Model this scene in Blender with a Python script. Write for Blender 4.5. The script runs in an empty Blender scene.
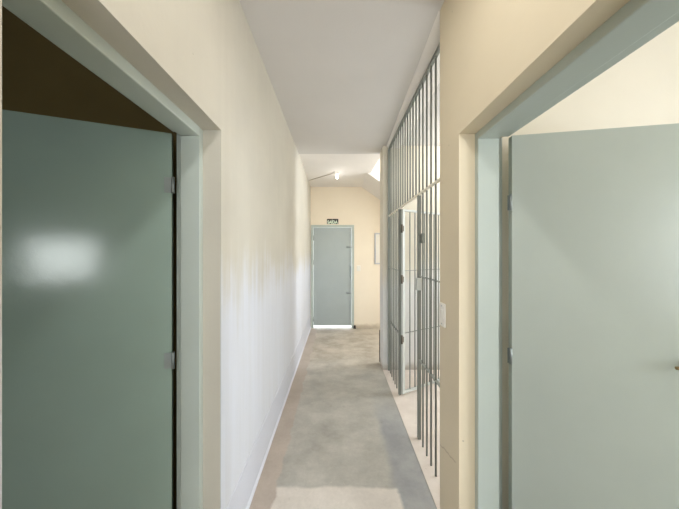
import bpy, bmesh, math, random
from mathutils import Vector, Matrix
random.seed(7)
S = bpy.context.scene
C = S.collection
EYE = 1.54                      # camera height
CEIL = EYE + 1.41               # corridor ceiling

# ------------------------------------------------------------------ helpers
def tag(o, label=None, cat=None, group=None, kind=None):
    if label: o['label'] = label
    if cat: o['category'] = cat
    if group: o['group'] = group
    if kind: o['kind'] = kind
    return o

def empty(name, loc, label, cat, group=None, kind=None, rz=0.0):
    o = bpy.data.objects.new(name, None); C.objects.link(o)
    o.empty_display_size = .1
    o.location = loc; o.rotation_euler = (0, 0, rz)
    return tag(o, label, cat, group, kind)

class MB:
    """collects solids; build() links them as one mesh object"""
    def __init__(s): s.bm = bmesh.new()
    def _merge(s, b):
        me = bpy.data.meshes.new('tmp'); b.to_mesh(me); b.free()
        s.bm.from_mesh(me); bpy.data.meshes.remove(me)
    def box(s, x0, x1, y0, y1, z0, z1, bevel=0.0, seg=2, M=None):
        b = bmesh.new(); bmesh.ops.create_cube(b, size=1.0)
        for v in b.verts:
            v.co = Vector(((x0+x1)/2 + v.co.x*(x1-x0), (y0+y1)/2 + v.co.y*(y1-y0), (z0+z1)/2 + v.co.z*(z1-z0)))
        if bevel > 0:
            bmesh.ops.bevel(b, geom=b.edges[:], offset=bevel, segments=seg, profile=.5, affect='EDGES')
        if M is not None: bmesh.ops.transform(b, matrix=M, verts=b.verts[:])
        s._merge(b); return s
    def prism(s, pts_a, pts_b):
        """two matching polygons (lists of 3D points) joined to a solid"""
        b = bmesh.new()
        A = [b.verts.new(p) for p in pts_a]; B = [b.verts.new(p) for p in pts_b]
        n = len(A)
        b.faces.new(A); b.faces.new(B[::-1])
        for i in range(n): b.faces.new((A[i], B[i], B[(i+1) % n], A[(i+1) % n]))
        bmesh.ops.recalc_face_normals(b, faces=b.faces[:])
        s._merge(b); return s
    def tube(s, pts, r, n=12, caps=True):
        pts = [Vector(p) for p in pts]
        b = bmesh.new(); rings = []
        for i, p in enumerate(pts):
            t = (pts[min(i+1, len(pts)-1)] - pts[max(i-1, 0)]).normalized()
            up = Vector((0, 0, 1)) if abs(t.z) < .9 else Vector((1, 0, 0))
            u = t.cross(up).normalized(); w = t.cross(u).normalized()
            rr = r[i] if isinstance(r, (list, tuple)) else r
            rings.append([b.verts.new(p + u*rr*math.cos(2*math.pi*k/n) + w*rr*math.sin(2*math.pi*k/n)) for k in range(n)])
        for a, c in zip(rings, rings[1:]):
            for k in range(n):
                f = b.faces.new((a[k], a[(k+1) % n], c[(k+1) % n], c[k])); f.smooth = True
        if caps: b.faces.new(rings[0][::-1]); b.faces.new(rings[-1])
        bmesh.ops.recalc_face_normals(b, faces=b.faces[:])
        s._merge(b); return s
    def build(s, name, mat, parent=None, loc=(0, 0, 0)):
        me = bpy.data.meshes.new(name); s.bm.to_mesh(me); s.bm.free()
        me.materials.append(mat)
        o = bpy.data.objects.new(name, me); C.objects.link(o)
        if parent: o.parent = parent
        o.location = loc
        return o

def structure(name, mb, mat, label, cat):
    return tag(mb.build(name, mat), label, cat, kind='structure')

# ------------------------------------------------------------------ materials
def lin(r, g, b):
    f = lambda c: (c/255/12.92) if c/255 <= .04045 else ((c/255+.055)/1.055)**2.4
    return (f(r), f(g), f(b), 1)

def new_mat(name):
    m = bpy.data.materials.new(name); m.use_nodes = True
    nt = m.node_tree; p = nt.nodes['Principled BSDF']
    return m, nt, p
def N(nt, t, **kw):
    n = nt.nodes.new(t)
    for k, v in kw.items(): setattr(n, k, v)
    return n
def noise(nt, vec, scale, detail=4, rough=.55):
    n = N(nt, 'ShaderNodeTexNoise'); n.inputs['Scale'].default_value = scale
    n.inputs['Detail'].default_value = detail; n.inputs['Roughness'].default_value = rough
    nt.links.new(vec, n.inputs['Vector']); return n.outputs['Fac']
def ramp(nt, fac, a, b, ca=(0, 0, 0, 1), cb=(1, 1, 1, 1)):
    r = N(nt, 'ShaderNodeValToRGB'); nt.links.new(fac, r.inputs['Fac'])
    r.color_ramp.elements[0].position = a; r.color_ramp.elements[0].color = ca
    r.color_ramp.elements[1].position = b; r.color_ramp.elements[1].color = cb
    return r.outputs['Color']
def mix(nt, fac, a, b, mode='MIX'):
    m = N(nt, 'ShaderNodeMix', data_type='RGBA', blend_type=mode)
    for sock, v in ((m.inputs[0], fac), (m.inputs[6], a), (m.inputs[7], b)):
        if isinstance(v, (int, float)): sock.default_value = v
        elif isinstance(v, tuple): sock.default_value = v
        else: nt.links.new(v, sock)
    return m.outputs[2]
def math_(nt, op, a, b=None, c=None):
    m = N(nt, 'ShaderNodeMath', operation=op)
    for i, v in enumerate((a, b, c)):
        if v is None: continue
        if isinstance(v, (int, float)): m.inputs[i].default_value = v
        else: nt.links.new(v, m.inputs[i])
    return m.outputs[0]
def smooth(nt, v, a, b):
    m = N(nt, 'ShaderNodeMapRange', interpolation_type='SMOOTHSTEP')
    nt.links.new(v, m.inputs[0]); m.inputs[1].default_value = a; m.inputs[2].default_value = b
    return m.outputs[0]
def bump(nt, p, h, strength, dist=.002):
    b = N(nt, 'ShaderNodeBump'); b.inputs['Strength'].default_value = strength; b.inputs['Distance'].default_value = dist
    nt.links.new(h, b.inputs['Height']); nt.links.new(b.outputs['Normal'], p.inputs['Normal'])
def objco(nt):
    t = N(nt, 'ShaderNodeTexCoord'); return t.outputs['Object']

def plaster(name, col, low_daylight=None, low_daylight_z=1.5, vary=.10, rough=.75, dirt=None, specks=False, scratch=False, face=None):
    m, nt, p = new_mat(name); co = objco(nt)
    big = noise(nt, co, 2.2, 5); fine = noise(nt, co, 60, 3)
    base = mix(nt, ramp(nt, big, .3, .75), col, tuple(c*(1-vary) for c in col[:3])+(1,))
    sep = N(nt, 'ShaderNodeSeparateXYZ'); nt.links.new(co, sep.inputs[0])
    if low_daylight:
        # cool daylight from the cell painted into the lower half, with an uneven edge
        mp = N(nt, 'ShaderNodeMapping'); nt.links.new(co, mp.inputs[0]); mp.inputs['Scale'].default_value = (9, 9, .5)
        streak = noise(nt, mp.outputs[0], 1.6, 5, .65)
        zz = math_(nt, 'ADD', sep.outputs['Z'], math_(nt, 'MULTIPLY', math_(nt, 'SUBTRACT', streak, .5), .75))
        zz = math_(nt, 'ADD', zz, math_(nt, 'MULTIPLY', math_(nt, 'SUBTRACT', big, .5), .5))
        f = smooth(nt, zz, low_daylight_z+.22, low_daylight_z-.22)
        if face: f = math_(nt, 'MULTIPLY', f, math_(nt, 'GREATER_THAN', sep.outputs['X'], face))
        base = mix(nt, f, base, low_daylight)
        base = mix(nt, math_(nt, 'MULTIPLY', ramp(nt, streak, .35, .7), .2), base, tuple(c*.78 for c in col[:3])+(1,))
    if scratch:
        line = math_(nt, 'SUBTRACT', math_(nt, 'ADD', sep.outputs['Z'], math_(nt, 'MULTIPLY', math_(nt, 'SUBTRACT', noise(nt, co, 14, 3), .5), .05)), math_(nt, 'MULTIPLY_ADD', sep.outputs['Y'], -.265, .828))
        f = smooth(nt, math_(nt, 'ABSOLUTE', line), .008, .002)
        base = mix(nt, math_(nt, 'MULTIPLY', math_(nt, 'MULTIPLY', f, smooth(nt, sep.outputs['Y'], 1.30, 1.33)), .4), base, lin(150, 126, 100))
    if specks:
        sp = noise(nt, co, 22, 2)
        base = mix(nt, math_(nt, 'MULTIPLY', ramp(nt, sp, .775, .80), .45), base, lin(120, 112, 98))
    if dirt:
        dn = noise(nt, co, 7, 6, .7)
        f = math_(nt, 'MULTIPLY', smooth(nt, math_(nt, 'ADD', sep.outputs['Z'], math_(nt, 'MULTIPLY', dn, .16)), .20, .08), dirt)
        base = mix(nt, f, base, lin(150, 135, 115))
    nt.links.new(base, p.inputs['Base Color'])
    p.inputs['Roughness'].default_value = rough
    p.inputs['Specular IOR Level'].default_value = .3
    h = math_(nt, 'ADD', math_(nt, 'MULTIPLY', fine, .5), big)
    bump(nt, p, h, .25, .004)
    return m

def enamel(name, col, rough=.28, bumpy=.12, scale=90, vary=.06, wave=False):
    m, nt, p = new_mat(name); co = objco(nt)
    n = noise(nt, co, scale, 3); b = noise(nt, co, 3.0, 4)
    nt.links.new(mix(nt, ramp(nt, b, .3, .7), col, tuple(c*(1-vary) for c in col[:3])+(1,)), p.inputs['Base Color'])
    p.inputs['Roughness'].default_value = rough
    h = math_(nt, 'ADD', math_(nt, 'MULTIPLY', n, .25), noise(nt, co, 14, 3)) if wave else n
    bump(nt, p, h, bumpy, .003)
    return m

def plain(name, col, rough=.5, metal=0, emit=0):
    m, nt, p = new_mat(name)
    n = noise(nt, objco(nt), 25, 3)
    nt.links.new(mix(nt, n, col, tuple(c*.92 for c in col[:3])+(1,)), p.inputs['Base Color'])
    p.inputs['Roughness'].default_value = rough; p.inputs['Metallic'].default_value = metal
    if emit:
        p.inputs['Emission Color'].default_value = col; p.inputs['Emission Strength'].default_value = emit
    return m

def concrete_floor():
    m, nt, p = new_mat('worn cement floor'); co = objco(nt)
    sep = N(nt, 'ShaderNodeSeparateXYZ'); nt.links.new(co, sep.inputs[0])
    wob = math_(nt, 'MULTIPLY', math_(nt, 'SUBTRACT', noise(nt, co, 5, 5, .6), .5), .12)
    wob2 = math_(nt, 'MULTIPLY', math_(nt, 'SUBTRACT', noise(nt, co, 2.5, 4, .6), .5), .10)
    X = math_(nt, 'ADD', sep.outputs['X'], wob); Y = math_(nt, 'ADD', sep.outputs['Y'], wob2)
    mott = noise(nt, co, 3.5, 8, .65); fine = noise(nt, co, 45, 6, .7)
    mp = N(nt, 'ShaderNodeMapping'); nt.links.new(co, mp.inputs[0]); mp.inputs['Scale'].default_value = (1.6, 1.9, 1)
    cloud = noise(nt, mp.outputs[0], 2.0, 7, .68)
    screed = mix(nt, ramp(nt, cloud, .30, .70), lin(158, 155, 147), lin(196, 192, 182))
    strip = mix(nt, ramp(nt, mott, .3, .7), lin(192, 179, 166), lin(174, 161, 149))
    near = mix(nt, ramp(nt, mott, .3, .7), lin(230, 222, 212), lin(208, 200, 190))
    dark = mix(nt, ramp(nt, mott, .35, .65), lin(148, 149, 150), lin(174, 174, 172))
    far = mix(nt, ramp(nt, cloud, .36, .64), lin(162, 152, 136), lin(200, 190, 174))
    c = mix(nt, smooth(nt, Y, 3.2, 4.0), screed, far)
    c = mix(nt, math_(nt, 'MULTIPLY', smooth(nt, X, .34, .42), smooth(nt, Y, 2.9, 2.3)), c, dark)
    c = mix(nt, math_(nt, 'MULTIPLY', smooth(nt, Y, 1.72, 1.69), smooth(nt, X, .42, .38)), c, near)
    c = mix(nt, smooth(nt, X, -.385, -.405), c, strip)
    # pale scuffs and stains
    c = mix(nt, math_(nt, 'MULTIPLY', ramp(nt, noise(nt, co, 9, 5, .7), .66, .72), .5), c, lin(205, 198, 184))
    c = mix(nt, math_(nt, 'MULTIPLY', ramp(nt, noise(nt, co, 6, 8, .75), .62, .7), .35), c, lin(105, 98, 84))
    c = mix(nt, math_(nt, 'MULTIPLY', fine, .3), c, lin(116, 112, 104))
    nt.links.new(c, p.inputs['Base Color'])
    p.inputs['Roughness'].default_value = .55
    p.inputs['Specular IOR Level'].default_value = .35
    bump(nt, p, math_(nt, 'ADD', fine, cloud), .2, .003)
    return m

def cell_floor_mat():
    m, nt, p = new_mat('pale cement cell floor'); co = objco(nt)
    a = noise(nt, co, 5, 7, .65); st = noise(nt, co, 16, 6, .7)
    c = mix(nt, ramp(nt, a, .3, .7), lin(226, 216, 206), lin(208, 196, 186))
    c = mix(nt, math_(nt, 'MULTIPLY', ramp(nt, st, .64, .7), .5), c, lin(140, 128, 115))
    nt.links.new(c, p.inputs['Base Color']); p.inputs['Roughness'].default_value = .6
    bump(nt, p, a, .2, .003)
    return m

CREAM = lin(226, 214, 190)
M_left = plaster('cream left wall with painted daylight', lin(194, 189, 176), low_daylight=lin(202, 205, 213), low_daylight_z=1.35, specks=True, face=-.549)
M_right = plaster('cream right wall paint', lin(221, 208, 182), specks=True, scratch=True, vary=.06)
M_pillar = plaster('cream pillar paint', lin(220, 214, 196), vary=.06)
M_end = plaster('peach end wall paint', lin(241, 230, 211), dirt=.5, vary=.05)
M_cell = plaster('cell wall paint', lin(226, 220, 204), low_daylight=lin(220, 221, 220), low_daylight_z=1.25, dirt=.6)
M_roomr = plaster('bright room paint', lin(234, 228, 214), vary=.05)
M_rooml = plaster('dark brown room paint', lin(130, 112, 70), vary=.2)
M_ceil = plaster('white ceiling paint', lin(206, 203, 200), specks=True, vary=.05)
M_ceil2 = plaster('rough white slab paint', lin(232, 228, 224), vary=.08)
M_base = plaster('white skirting paint', lin(198, 200, 208), vary=.06)
M_floor = concrete_floor()
M_cfloor = cell_floor_mat()
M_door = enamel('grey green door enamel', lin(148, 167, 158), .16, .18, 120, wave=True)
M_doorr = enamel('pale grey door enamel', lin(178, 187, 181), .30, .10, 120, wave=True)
M_frame = enamel('grey green frame enamel', lin(184, 193, 186), .35, .08, 80)
M_end_door = enamel('blue grey door enamel', lin(172, 182, 182), .4, .10, 60)
M_bar = enamel('grey bar enamel', lin(122, 126, 120), .45, .10, 80)
M_rail = enamel('cream grey rail enamel', lin(238, 233, 219), .45, .10, 80)
M_gate = enamel('pale grey gate enamel', lin(190, 194, 190), .45, .10, 80)
M_rust = plain('rusty dark steel', lin(110, 104, 94), .7, .2)
M_steel = plain('galvanised steel', lin(150, 158, 158), .4, .6)
M_brass = plain('aged brass', lin(160, 140, 105), .35, .8)
M_white = plain('white plastic', lin(236, 232, 222), .35)
M_pan = plain('pale grey sheet metal', lin(196, 198, 206), .4)
M_black = plain('black sign board', lin(14, 18, 16), .6)
M_letter = plain('pale green lettering', lin(236, 250, 230), .5)
M_wire = plain('dull grey wire', lin(176, 166, 154), .6)
M_bulb = plain('lit bulb glass', lin(255, 250, 240), .3, 0, 6)
M_dark = plain('dark stone', lin(58, 50, 44), .8)
M_out = plain('sunlit concrete yard', lin(236, 234, 228), .8)

# ------------------------------------------------------------------ dimensions
XL, XL2 = -.545, -.765          # left wall: corridor face, room face
XR, XR2 = .60, .838             # right wall
YB = -2.4                       # back of the corridor
Y_ED = 5.35                     # end wall
Y_P0, Y_P1 = 3.42, 3.66         # pillar
TOP = 3.05

# ------------------------------------------------------------------ setting
structure('floor', MB().box(-3.6, .602, YB-.2, 5.6, -.12, 0).box(.602, 3.4, YB-.2, 1.46, -.12, 0).box(.602, 3.4, 3.54, 5.6, -.12, 0),
          M_floor, 'worn grey cement floor of the corridor with patched paler edges', 'floor')
structure('floor_cell', MB().box(.602, 3.4, 1.46, 3.54, -.12, .004), M_cfloor,
          'pale cement floor behind the barred partition', 'floor')
LY0, LY1, LT = .423, 1.2237, EYE+.578
jX = -.726
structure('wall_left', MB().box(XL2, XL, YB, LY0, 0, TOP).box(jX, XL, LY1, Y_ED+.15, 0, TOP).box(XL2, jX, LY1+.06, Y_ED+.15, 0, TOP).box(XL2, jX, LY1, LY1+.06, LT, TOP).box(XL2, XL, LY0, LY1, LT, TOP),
          M_left, 'long cream corridor wall with cool daylight painted into its lower half, on the left', 'wall')
prof = [(XL-.01, 0), (XL+.016, 0), (XL+.014, .012), (XL+.0045, .024), (XL+.004, .276), (XL-.01, .28)]
structure('baseboard_left', MB().prism([(x, LY1, z) for x, z in prof], [(x, Y_ED, z) for x, z in prof]), M_base,
          'low white plaster band along the foot of the left wall', 'baseboard')
RY0, RY1, RT = .44, 1.279, EYE+.585
structure('wall_right', MB().box(XR, XR2, YB, RY0, 0, TOP).box(XR, .782, RY1, 1.515, 0, TOP).box(.782, XR2, RY1+.06, 1.515, 0, TOP).box(.782, XR2, RY1, RY1+.06, RT, TOP).box(XR, XR2, RY0, RY1, RT, TOP),
          M_right, 'cream wall around the right doorway with a light switch on it', 'wall')
DX0, DX1, DT = -.535, .352, EYE+.576
structure('wall_end', MB().box(XL, DX0, Y_ED, Y_ED+.15, 0, 5.2).box(DX1, 3.0, Y_ED, Y_ED+.15, 0, 5.2).box(DX0, DX1, Y_ED, Y_ED+.15, DT, 5.2),
          M_end, 'peach wall at the far end of the corridor around the grey door', 'wall')
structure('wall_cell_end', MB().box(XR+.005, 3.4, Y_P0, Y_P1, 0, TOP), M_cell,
          'cream wall behind the bars, daylight painted on its lower part, ending in a pillar at the corridor', 'wall')
# cell: side wall with a window opening, near partition
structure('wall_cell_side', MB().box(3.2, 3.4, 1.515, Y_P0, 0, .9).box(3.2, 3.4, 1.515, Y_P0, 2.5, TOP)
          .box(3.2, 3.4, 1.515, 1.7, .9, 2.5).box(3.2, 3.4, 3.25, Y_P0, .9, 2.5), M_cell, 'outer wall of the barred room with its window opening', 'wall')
structure('wall_partition', MB().box(XR2, 3.4, 1.40, 1.515, 0, TOP), M_roomr, 'light cream room wall seen above the right grey door', 'wall')
structure('wall_right_room_back', MB().box(XR2, 3.4, YB-.15, YB, 0, TOP), M_roomr, 'back wall of the room behind the right doorway', 'wall')
structure('wall_right_room_side', MB().box(3.2, 3.4, YB, 1.40, 0, .9).box(3.2, 3.4, YB, 1.40, 2.3, TOP).box(3.2, 3.4, YB, -1.6, .9, 2.3).box(3.2, 3.4, .6, 1.40, .9, 2.3),
          M_roomr, 'outer wall of the right room with its window opening', 'wall')
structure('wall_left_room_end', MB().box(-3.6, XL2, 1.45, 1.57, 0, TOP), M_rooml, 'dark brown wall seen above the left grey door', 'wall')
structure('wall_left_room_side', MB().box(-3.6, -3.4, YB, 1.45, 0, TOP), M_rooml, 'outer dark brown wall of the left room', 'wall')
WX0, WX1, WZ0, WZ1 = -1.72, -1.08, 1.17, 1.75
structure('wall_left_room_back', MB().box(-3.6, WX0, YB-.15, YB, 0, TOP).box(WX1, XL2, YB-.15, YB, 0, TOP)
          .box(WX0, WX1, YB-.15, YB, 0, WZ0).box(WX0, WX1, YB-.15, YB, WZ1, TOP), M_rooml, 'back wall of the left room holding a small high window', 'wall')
# corridor back with an opening added for the unseen fill light
structure('wall_back', MB().box(XL, -.45, YB-.15, YB, 0, TOP).box(.5, XR2, YB-.15, YB, 0, TOP).box(-.45, .5, YB-.15, YB, 2.3, TOP),
          M_right, 'corridor wall behind the camera with an opening added for fill light', 'wall')
# ceilings
structure('ceiling', MB().box(-3.6, 3.4, YB-.15, 3.70, CEIL, CEIL+.12), M_ceil, 'smooth off-white ceiling over the near corridor', 'ceiling')
fz = lambda y: EYE + 1.425 - .062*(y-3.70)/(Y_ED-3.70)
structure('ceiling_far', MB().prism([(XL2, 3.70, fz(3.70)), (.66, 3.70, fz(3.70)), (.66, 3.70, 3.2), (XL2, 3.70, 3.2)],
                                    [(XL2, Y_ED, fz(Y_ED)), (.515, Y_ED, fz(Y_ED)), (.515, Y_ED, 3.2), (XL2, Y_ED, 3.2)]),
          M_ceil2, 'rough pale ceiling slab above the end door', 'ceiling')
# plaster fillet over the bars, bounced cell light put into its paler colour
structure('trim_1', MB().prism([(.592, 1.515, CEIL), (.676, 1.515, EYE+1.376), (.83, 1.515, EYE+1.376), (.83, 1.515, CEIL)],
                               [(.650, Y_P0, CEIL), (.676, Y_P0, EYE+1.376), (.83, Y_P0, EYE+1.376), (.83, Y_P0, CEIL)]),
          M_ceil2, 'sloping plaster strip between ceiling and the bars', 'trim')
# stairwell
structure('wall_stair_side', MB().box(2.6, 2.75, Y_P1, Y_ED, 0, 1.5).box(2.6, 2.75, Y_P1, Y_ED, 3.4, 5.2).box(2.6, 2.75, 4.45, Y_ED, 1.5, 3.4), M_ceil2, 'side wall of the stairwell with its window opening', 'wall')
structure('wall_stair_front', MB().box(.66, 2.75, 3.55, Y_P1, TOP, 5.2), M_ceil2, 'upper wall of the stairwell', 'wall')
structure('wall_stair_inner', MB().prism([(.665, 3.66, 3.02), (.665, 3.66, 5.2), (.60, 3.66, 5.2), (.60, 3.66, 3.02)],
                                         [(.52, Y_ED, 3.02), (.52, Y_ED, 5.2), (.455, Y_ED, 5.2), (.455, Y_ED, 3.02)]), M_ceil2, 'upper wall above the corridor slab in the stairwell', 'wall')
structure('ceiling_stairwell', MB().box(.3, 2.75, 3.5, Y_ED+.15, 5.2, 5.32), M_ceil2, 'high ceiling of the stairwell', 'ceiling')
# flight whose soffit slopes down to the right
sl = .70
def flight(y, x0, z0):
    x1 = 2.3
    return [(x0, y, z0), (x1, y, z0-sl*(x1-x0)), (x1, y, z0-sl*(x1-x0)+.0), (x1, y, z0-sl*(x1-x0)+.16), (x0, y, z0+.16)]
a = flight(4.52, .534, EYE+1.385); b = flight(Y_ED, .514, EYE+1.352)
a = [a[0], a[1], a[3], a[4]]; b = [b[0], b[1], b[3], b[4]]
structure('staircase', MB().prism(a, b), M_ceil2, 'underside of a stair flight sloping down to the right by the end wall', 'staircase')
structure('trim_2', MB().box(.594, .604, 3.652, 3.662, .01, .46, .003), M_dark, 'dark narrow strip at the foot of the pillar corner', 'trim')
# yard outside
structure('ground', MB().box(-8, 8, 5.6, 16, -.14, -.02), M_out, 'bright yard outside the end door', 'ground')

# ------------------------------------------------------------------ doors
def local(root, mb, name, mat):
    """mesh given in world coordinates becomes a child of the root"""
    bmesh.ops.translate(mb.bm, verts=mb.bm.verts[:], vec=-root.location)
    return mb.build(name, mat, root)

def leaf_part(root, name, mat, piv, d, mb, parent=None):
    """mesh given in leaf coordinates (x along leaf, y behind its face, z up), placed at the pivot"""
    d = Vector(d).normalized(); n = Vector((-d.y, d.x, 0))
    if n.y < 0: n = -n
    Mx = Matrix(((d.x, n.x, 0, piv[0]), (d.y, n.y, 0, piv[1]), (0, 0, 1, piv[2]), (0, 0, 0, 1)))
    bmesh.ops.transform(mb.bm, matrix=Mx, verts=mb.bm.verts[:])
    bmesh.ops.recalc_face_normals(mb.bm, faces=mb.bm.faces[:])
    bmesh.ops.translate(mb.bm, verts=mb.bm.verts[:], vec=-root.location)
    return mb.build(name, mat, parent or root)

# left door -----------------------------------------------------------
d1 = empty('door_1', (XL2+.11, LY1, 0), 'grey-green door standing open into the dark room on the left', 'door', kind='structure')
g = .004
fr = MB()
jx0, jx1, jr = -.7216, -.630, -.763
fr.box(jx0, jx1, 1.195, LY1+.002, 0, LT, g).box(jr, jx0+.004, LY1+.012, LY1+.062, 0, LT, .002)
fr.box(jx0, jx1, LY0-.002, LY0+.030, 0, LT, g).box(jr, jx0+.004, LY0-.002, LY0+.014, 0, LT, .002)
fr.box(jx0, jx1, LY0+.028, 1.197, EYE+.5377, LT+.002, g).box(jr, jx0+.004, LY0+.014, 1.211, EYE+.563, LT+.002, .002)
local(d1, fr, 'door_frame', M_frame)
piv = (-.771, 1.213, 0); d = (-.934, -.358, 0)
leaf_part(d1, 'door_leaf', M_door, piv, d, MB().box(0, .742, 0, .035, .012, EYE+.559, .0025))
for z in (1.856, 1.04, .25):
    h = MB().box(-.012, -.001, -.003, .004, z-.038, z+.038, .001)
    h.tube([(-.006, -.006, z-.038), (-.006, -.006, z+.038)], .0065, 12)
    h.box(.0, .030, -.0015, .0012, z-.036, z+.036, .0004)
    leaf_part(d1, 'hinge', M_steel, piv, d, h)
def lever(root, piv, d, x, z, side=-1):
    m = MB()
    m.box(x-.02, x+.02, side*.007, 0, z-.10, z+.05, .003)
    m.tube([(x, side*.004, z), (x, side*.048, z), (x-.012, side*.055, z), (x-.10, side*.053, z-.003)], [.010, .009, .009, .007], 14)
    return leaf_part(root, 'handle', M_brass, piv, d, m)
lever(d1, piv, d, .69, 1.05)

# right door ------------------------------------------------------------
d2 = empty('door_2', (XR+.11, RY1, 0), 'pale grey door standing open into the bright room on the right', 'door', kind='structure')
fr = MB()
fr.box(.678, .781, 1.25, RY1+.002, 0, RT, g).box(.777, .836, RY1+.035, RY1+.062, 0, RT, .002)
fr.box(.678, .781, RY0-.002, RY0+.030, 0, RT, g).box(.777, .836, RY0-.002, RY0+.014, 0, RT, .002)
fr.box(.678, .781, RY0+.028, 1.252, EYE+.5495, RT+.002, g).box(.777, .836, RY0+.014, 1.267, EYE+.566, RT+.002, .002)
local(d2, fr, 'door_frame', M_frame)
piv = (.832, 1.238, 0); d = (.983, -.181, 0)
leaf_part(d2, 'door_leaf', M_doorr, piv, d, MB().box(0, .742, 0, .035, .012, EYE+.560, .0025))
for z in (1.78, 1.05, .25):
    h = MB().tube([(-.006, -.004, z-.038), (-.006, -.004, z+.038)], .0065, 12)
    h.box(-.016, -.001, .004, .007, z-.036, z+.036, .0008)
    leaf_part(d2, 'hinge', M_steel, piv, d, h)
lever(d2, piv, d, .695, EYE-.475)

# end door ---------------------------------------------------------------
d3 = empty('door_3', ((DX0+DX1)/2, Y_ED, 0), 'closed blue-grey metal door at the far end of the corridor', 'door', kind='structure')
fr = MB()
fr.box(DX0, DX0+.05, Y_ED-.012, Y_ED+.10, 0, DT, .003).box(DX1-.05, DX1, Y_ED-.012, Y_ED+.10, 0, DT, .003).box(DX0+.049, DX1-.049, Y_ED-.012, Y_ED+.10, DT-.05, DT, .003)
local(d3, fr, 'door_frame', M_frame)
lf = MB()
lx0, lx1 = DX0+.054, DX1-.0535
lf.box(lx0, lx1, Y_ED+.01, Y_ED+.045, .048, DT-.054, .002)
for x in (lx0+.001, lx1-.046): lf.box(x, x+.045, Y_ED+.003, Y_ED+.012, .05, DT-.056, .002)
lf.box(lx0+.045, lx1-.045, Y_ED+.003, Y_ED+.012, DT-.10, DT-.056, .002)
local(d3, lf, 'door_leaf', M_end_door)
for z in (EYE+.125, EYE-.82):
    b_ = MB().tube([(lx1-.11, Y_ED-.006, z), (lx1+.04, Y_ED-.006, z)], .008, 10)
    b_.box(lx1-.10, lx1-.02, Y_ED-.002, Y_ED+.004, z-.022, z+.022, .002)
    local(d3, b_, 'bolt', M_steel)
for z in (EYE-.19, .18, 1.85):
    local(d3, MB().tube([(lx0-.002, Y_ED-.004, z-.05), (lx0-.002, Y_ED-.004, z+.05)], .009, 10), 'hinge', M_steel)
local(d3, MB().tube([(lx1-.025, Y_ED-.0, 1.02), (lx1-.025, Y_ED-.04, 1.03), (lx1-.025, Y_ED-.04, 1.27), (lx1-.025, Y_ED-.0, 1.28)], .008, 10), 'pull_handle', M_steel)
st = empty('door_stop', (.36, 5.31, 0), 'small dark block on the floor at the right foot of the end door', 'door stop')
MB().prism([(-.025, -.03, 0), (.025, -.03, 0), (.025, .03, 0), (-.025, .03, 0)], [(-.018, -.012, .055), (.02, -.015, .06), (.02, .025, .06), (-.018, .022, .055)]).build('block', M_dark, st)

# ------------------------------------------------------------------ barred partition and gate
GX = .68
BR = .0072
zt, ztop = EYE+.4835, EYE+1.376
bp = empty('barred_partition', (GX, 2.45, 0), 'tall grey steel bar partition fixed between right wall and pillar', 'security grille')
def L(mb, name, mat): return local(bp, mb, name, mat)
L(MB().box(GX-.012, GX+.012, 1.52, 3.415, ztop-.03, ztop, .002), 'top_rail', M_bar)
L(MB().box(GX-.009, GX+.009, 1.52, 3.415, zt-.010, zt+.010, .002), 'transom_rail', M_rail)
L(MB().box(GX-.014, GX+.014, 3.387, 3.417, .006, ztop-.028, .002), 'post', M_bar)
L(MB().box(GX-.014, GX+.014, 2.805, 2.835, .006, zt-.008, .002), 'post', M_bar)
L(MB().box(GX-.013, GX+.013, 2.136, 2.168, .006, zt-.008, .002), 'post', M_bar)
for z in (1.35, .665):
    L(MB().box(GX-.011, GX+.011, 1.52, 2.137, z-.0025, z+.0025), 'cross_rail', M_bar)
    L(MB().box(GX-.011, GX+.011, 2.833, 3.39, z-.0025, z+.0025), 'cross_rail', M_bar)
pitch = .0895
ub = L(MB().tube([(GX, 1.61, zt+.008), (GX, 1.61, ztop-.028)], BR, 12), 'bar', M_bar)
lb = L(MB().tube([(GX, 1.61, .006), (GX, 1.61, zt-.008)], BR, 12), 'bar', M_bar)
k = 0
while 1.61 + k*pitch < 3.37:
    y = 1.61 + k*pitch
    if k:
        c = ub.copy(); C.objects.link(c); c.parent = bp; c.location = (0, k*pitch, 0)
        if y < 2.11 or 2.86 < y:
            c = lb.copy(); C.objects.link(c); c.parent = bp; c.location = (0, k*pitch, 0)
    k += 1
L(MB().box(GX-.030, GX+.028, 2.12, 2.16, 1.235, 1.335, .003), 'lock_box', M_gate)
L(MB().box(GX+.004, GX+.034, 2.10, 2.142, 1.62, 1.70, .003), 'strike_box', M_bar)

ga = math.radians(29)
gt = empty('barred_gate', (GX+.012, 2.775, 0), 'narrow barred gate swung open behind the steel partition', 'gate', rz=ga)
GW, G0, G1 = .645, .035, EYE+.468
MB().box(0, .032, -.014, .014, G0, G1, .002).box(GW-.028, GW, -.014, .014, G0, G1, .002)\
    .box(.030, GW-.026, -.012, .012, G1-.022, G1, .002).box(.030, GW-.026, -.012, .012, G0, G0+.028, .002).build('gate_frame', M_gate, gt)
for z in (1.35, .68): MB().box(.030, GW-.026, -.008, .008, z-.0025, z+.0025).build('cross_rail', M_bar, gt)
gb = MB().tube([(.1165, 0, G0+.026), (.1165, 0, G1-.020)], .0062, 12).build('bar', M_bar, gt)
for i in range(1, 7):
    c = gb.copy(); C.objects.link(c); c.parent = gt; c.location = (i*.0755, 0, 0)
for z in (1.80, 1.26, .62):
    MB().tube([(-.010, -.012, z-.045), (-.010, -.012, z+.045)], .011, 12).box(-.006, .014, -.018, -.012, z-.03, z+.03, .001).build('hinge', M_rust, gt)

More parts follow.
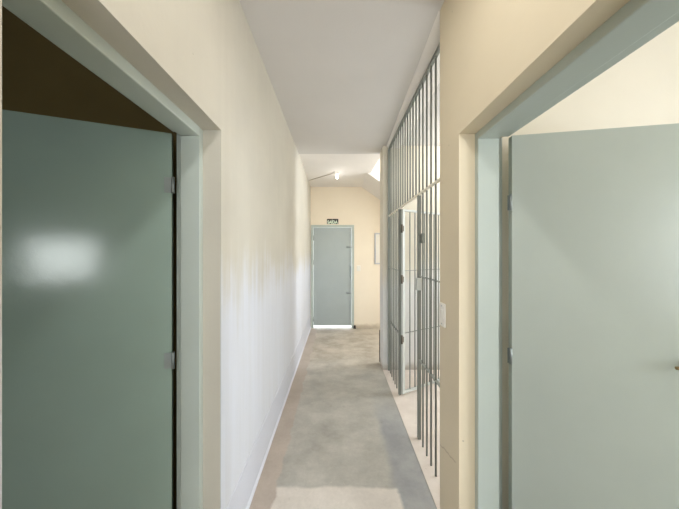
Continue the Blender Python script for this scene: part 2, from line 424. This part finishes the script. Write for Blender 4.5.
# ------------------------------------------------------------------ fittings
sw = empty('light_switch', (XR, 1.467, EYE-.348), 'white light switch plate on the right wall beside the bars', 'light switch')
MB().box(-.009, 0, -.038, .040, -.066, .066, .004).build('switch_plate', M_white, sw)
MB().box(-.013, -.008, -.016, .016, -.022, .030, .002).build('rocker', M_white, sw)
for z in (-.05, .05): MB().tube([(-.010, .001, z), (-.0085, .001, z)], .004, 10).build('screw', M_steel, sw)
sw2 = empty('light_switch', (.445, Y_ED, EYE-.315), 'small white switch plate on the peach wall right of the end door', 'light switch')
MB().box(-.038, .038, -.009, 0, -.058, .058, .004).build('switch_plate', M_white, sw2)
MB().box(-.014, .014, -.013, -.008, -.026, .026, .002).build('rocker', M_white, sw2)

ep = empty('electrical_panel', (.99, Y_ED, EYE+.09), 'white metal electrical panel on the peach end wall behind the pillar', 'electrical panel')
MB().box(-.22, .22, -.02, 0, -.32, -.295, .003).box(-.22, .22, -.02, 0, .295, .32, .003).box(-.22, -.195, -.02, 0, -.296, .296, .003).box(.195, .22, -.02, 0, -.296, .296, .003).box(-.2, .2, -.006, 0, -.3, .3).build('panel_frame', M_pan, ep)
pd = MB().box(-.193, .193, -.024, -.008, -.293, .293, .004).build('panel_door', M_white, ep)
MB().box(.14, .17, -.03, -.022, -.03, .03, .002).build('latch', M_steel, pd)

es = empty('exit_sign', (-.09, Y_ED, EYE+.648), 'black exit sign with pale lettering above the end door', 'sign')
MB().box(-.117, .117, -.006, 0, -.052, .052, .001).build('sign_board', M_black, es)
cu = bpy.data.curves.new('lettering', 'FONT'); cu.body = 'SA\u00cdDA'; cu.size = .088; cu.align_x = 'CENTER'; cu.align_y = 'CENTER'
cu.extrude = .0008; cu.offset = .0035
to = bpy.data.objects.new('lettering_curve', cu); C.objects.link(to)
bpy.context.view_layer.update()
me = bpy.data.meshes.new_from_object(to.evaluated_get(bpy.context.evaluated_depsgraph_get()))
bpy.data.objects.remove(to); bpy.data.curves.remove(cu)
xs = [v.co.x for v in me.vertices]; ys = [v.co.y for v in me.vertices]
sx, sy = .214/(max(xs)-min(xs)), .084/(max(ys)-min(ys)); mx, my = (max(xs)+min(xs))/2, (max(ys)+min(ys))/2
for v in me.vertices: v.co = Vector(((v.co.x-mx)*sx, -.0068+v.co.z*-.5, (v.co.y-my)*sy-.004))
me.materials.clear(); me.materials.append(M_letter); me.name = 'lettering'
lo = bpy.data.objects.new('lettering', me); C.objects.link(lo); lo.parent = es

ly = 4.50; lz = fz(ly)
lp = empty('ceiling_lamp', (0, ly, lz), 'bare white bulb on a short holder under the far ceiling', 'lamp')
MB().tube([(-.04, 0, -.001), (-.04, 0, -.028), (-.02, 0, -.036), (0, 0, -.036)], [.03, .028, .02, .016], 14).build('lamp_holder', M_white, lp)
MB().tube([(-.006, 0, -.03), (.0, 0, -.05), (.0, 0, -.075), (.0, 0, -.10), (0, 0, -.112)], [.014, .02, .024, .018, .006], 16).build('bulb', M_bulb, lp)
MB().tube([(.0, 0, -.03), (.035, 0, -.022), (.05, 0, -.004)], [.011, .009, .008], 12).build('bracket', M_white, lp)
wi = empty('electric_wire', (-.04, ly, lz), 'dull grey wire along the far ceiling from bulb to left wall', 'wire')
MB().tube([(-.0, .0, -.010), (-.12, .10, -.012), (-.34, .29, -.018), (-.495, .42, -.022)], .0055, 8).build('wire_run', M_wire, wi)

# windows: frames with panes stand in the openings out of view
def window(name, x0, x1, y0, y1, z0, z1, axis, label, nx=3, nz=2):
    r = empty(name, ((x0+x1)/2, (y0+y1)/2, z0), label, 'window', kind='structure')
    m = MB(); t = .035
    if axis == 'x':     # window in a wall of constant x
        xm = (x0+x1)/2
        m.box(xm-.03, xm+.03, y0, y1, z0, z0+t).box(xm-.03, xm+.03, y0, y1, z1-t, z1).box(xm-.03, xm+.03, y0, y0+t, z0, z1).box(xm-.03, xm+.03, y1-t, y1, z0, z1)
        for i in range(1, nx): m.box(xm-.012, xm+.012, y0+(y1-y0)*i/nx-.014, y0+(y1-y0)*i/nx+.014, z0, z1)
        for i in range(1, nz): m.box(xm-.012, xm+.012, y0, y1, z0+(z1-z0)*i/nz-.01, z0+(z1-z0)*i/nz+.01)
    else:
        ym = (y0+y1)/2
        m.box(x0, x1, ym-.03, ym+.03, z0, z0+t).box(x0, x1, ym-.03, ym+.03, z1-t, z1).box(x0, x0+t, ym-.03, ym+.03, z0, z1).box(x1-t, x1, ym-.03, ym+.03, z0, z1)
        for i in range(1, nx): m.box(x0+(x1-x0)*i/nx-.026, x0+(x1-x0)*i/nx+.026, ym-.012, ym+.012, z0, z1)
        for i in range(1, nz): m.box(x0, x1, ym-.012, ym+.012, z0+(z1-z0)*i/nz-.01, z0+(z1-z0)*i/nz+.01)
    local(r, m, 'window_frame', M_frame)
window('window_1', WX0, WX1, YB-.15, YB, WZ0, WZ1, 'y', 'small high window in the left room', 3, 2)
window('window_2', 3.2, 3.4, 1.7, 3.25, .9, 2.5, 'x', 'window of the barred room')
window('window_3', 3.2, 3.4, -1.6, .6, .9, 2.3, 'x', 'window of the right room')

# ------------------------------------------------------------------ light
W = bpy.data.worlds.new('sky'); S.world = W; W.use_nodes = True
bg = W.node_tree.nodes['Background']; bg.inputs[0].default_value = (.86, .93, 1, 1); bg.inputs[1].default_value = 6.0
def area(name, loc, aim, sx, sy, power, col=(1, 1, 1)):
    l = bpy.data.lights.new(name, 'AREA'); l.shape = 'RECTANGLE'; l.size = sx; l.size_y = sy; l.energy = power; l.color = col
    o = bpy.data.objects.new(name, l); C.objects.link(o); o.location = loc
    o.rotation_euler = (Vector(aim)-Vector(loc)).to_track_quat('-Z', 'Y').to_euler()
    return o
area('back_fill_light', (.02, YB-.16, 1.2), (.02, 5, 1.2), .95, 2.2, 10, (.97, .98, 1))  # unseen fill added behind the camera to light the near walls
area('daylight_left_window', ((WX0+WX1)/2, YB-.17, (WZ0+WZ1)/2), ((WX0+WX1)/2, 0, (WZ0+WZ1)/2), WX1-WX0, WZ1-WZ0, 17, (.95, 1, .96))
area('daylight_cell_window', (3.42, 2.475, 1.7), (0, 2.475, 1.7), 1.55, 1.6, 24, (.88, .94, 1))
area('daylight_right_window', (3.42, -.5, 1.6), (0, -.5, 1.6), 2.2, 1.4, 34, (.95, .98, 1))
area('stairwell_skylight', (1.7, 4.5, 5.15), (1.5, 4.5, 0), 1.5, 1.4, 34, (.95, .98, 1))
area('stairwell_window', (2.77, 4.06, 2.45), (0, 4.2, 2.2), .78, 1.9, 62, (.93, .97, 1))
def bulb(name, loc, power, r=.06, col=(1, .93, .82)):
    l = bpy.data.lights.new(name, 'POINT'); l.energy = power; l.shadow_soft_size = r; l.color = col
    o = bpy.data.objects.new(name, l); C.objects.link(o); o.location = loc
bulb('bulb_light', (0, ly-.0, lz-.16), .5, .04, (1, .97, .93))
area('corridor_fill_light', (0.02, .42, CEIL-.05), (0.02, .42, 0), .12, 1.3, 11.5, (1, .98, .95))  # unseen overhead fill added to even out the near walls, no fixture
bulb('cell_fill_light', (1.7, 2.9, CEIL-.2), 16, .10, (1, .98, .95))  # unseen fill added to brighten the cell's far wall

# ------------------------------------------------------------------ camera
cam = bpy.data.cameras.new('camera'); co = bpy.data.objects.new('camera', cam); C.objects.link(co)
cam.sensor_width = 36; cam.lens = 36*260/679; cam.clip_start = .02
co.location = (0, 0, EYE); co.rotation_euler = (math.pi/2, 0, 0)
cam.shift_x = 2.5/679; cam.shift_y = -1.5/679
S.camera = co
S.view_settings.view_transform = 'Standard'; S.view_settings.look = 'None'
S.view_settings.exposure = .18; S.view_settings.gamma = 1; S.view_settings.use_curve_mapping = False
S.cycles.use_denoising = True
S.cycles.diffuse_bounces = 8; S.cycles.max_bounces = 14; S.cycles.sample_clamp_indirect = 6
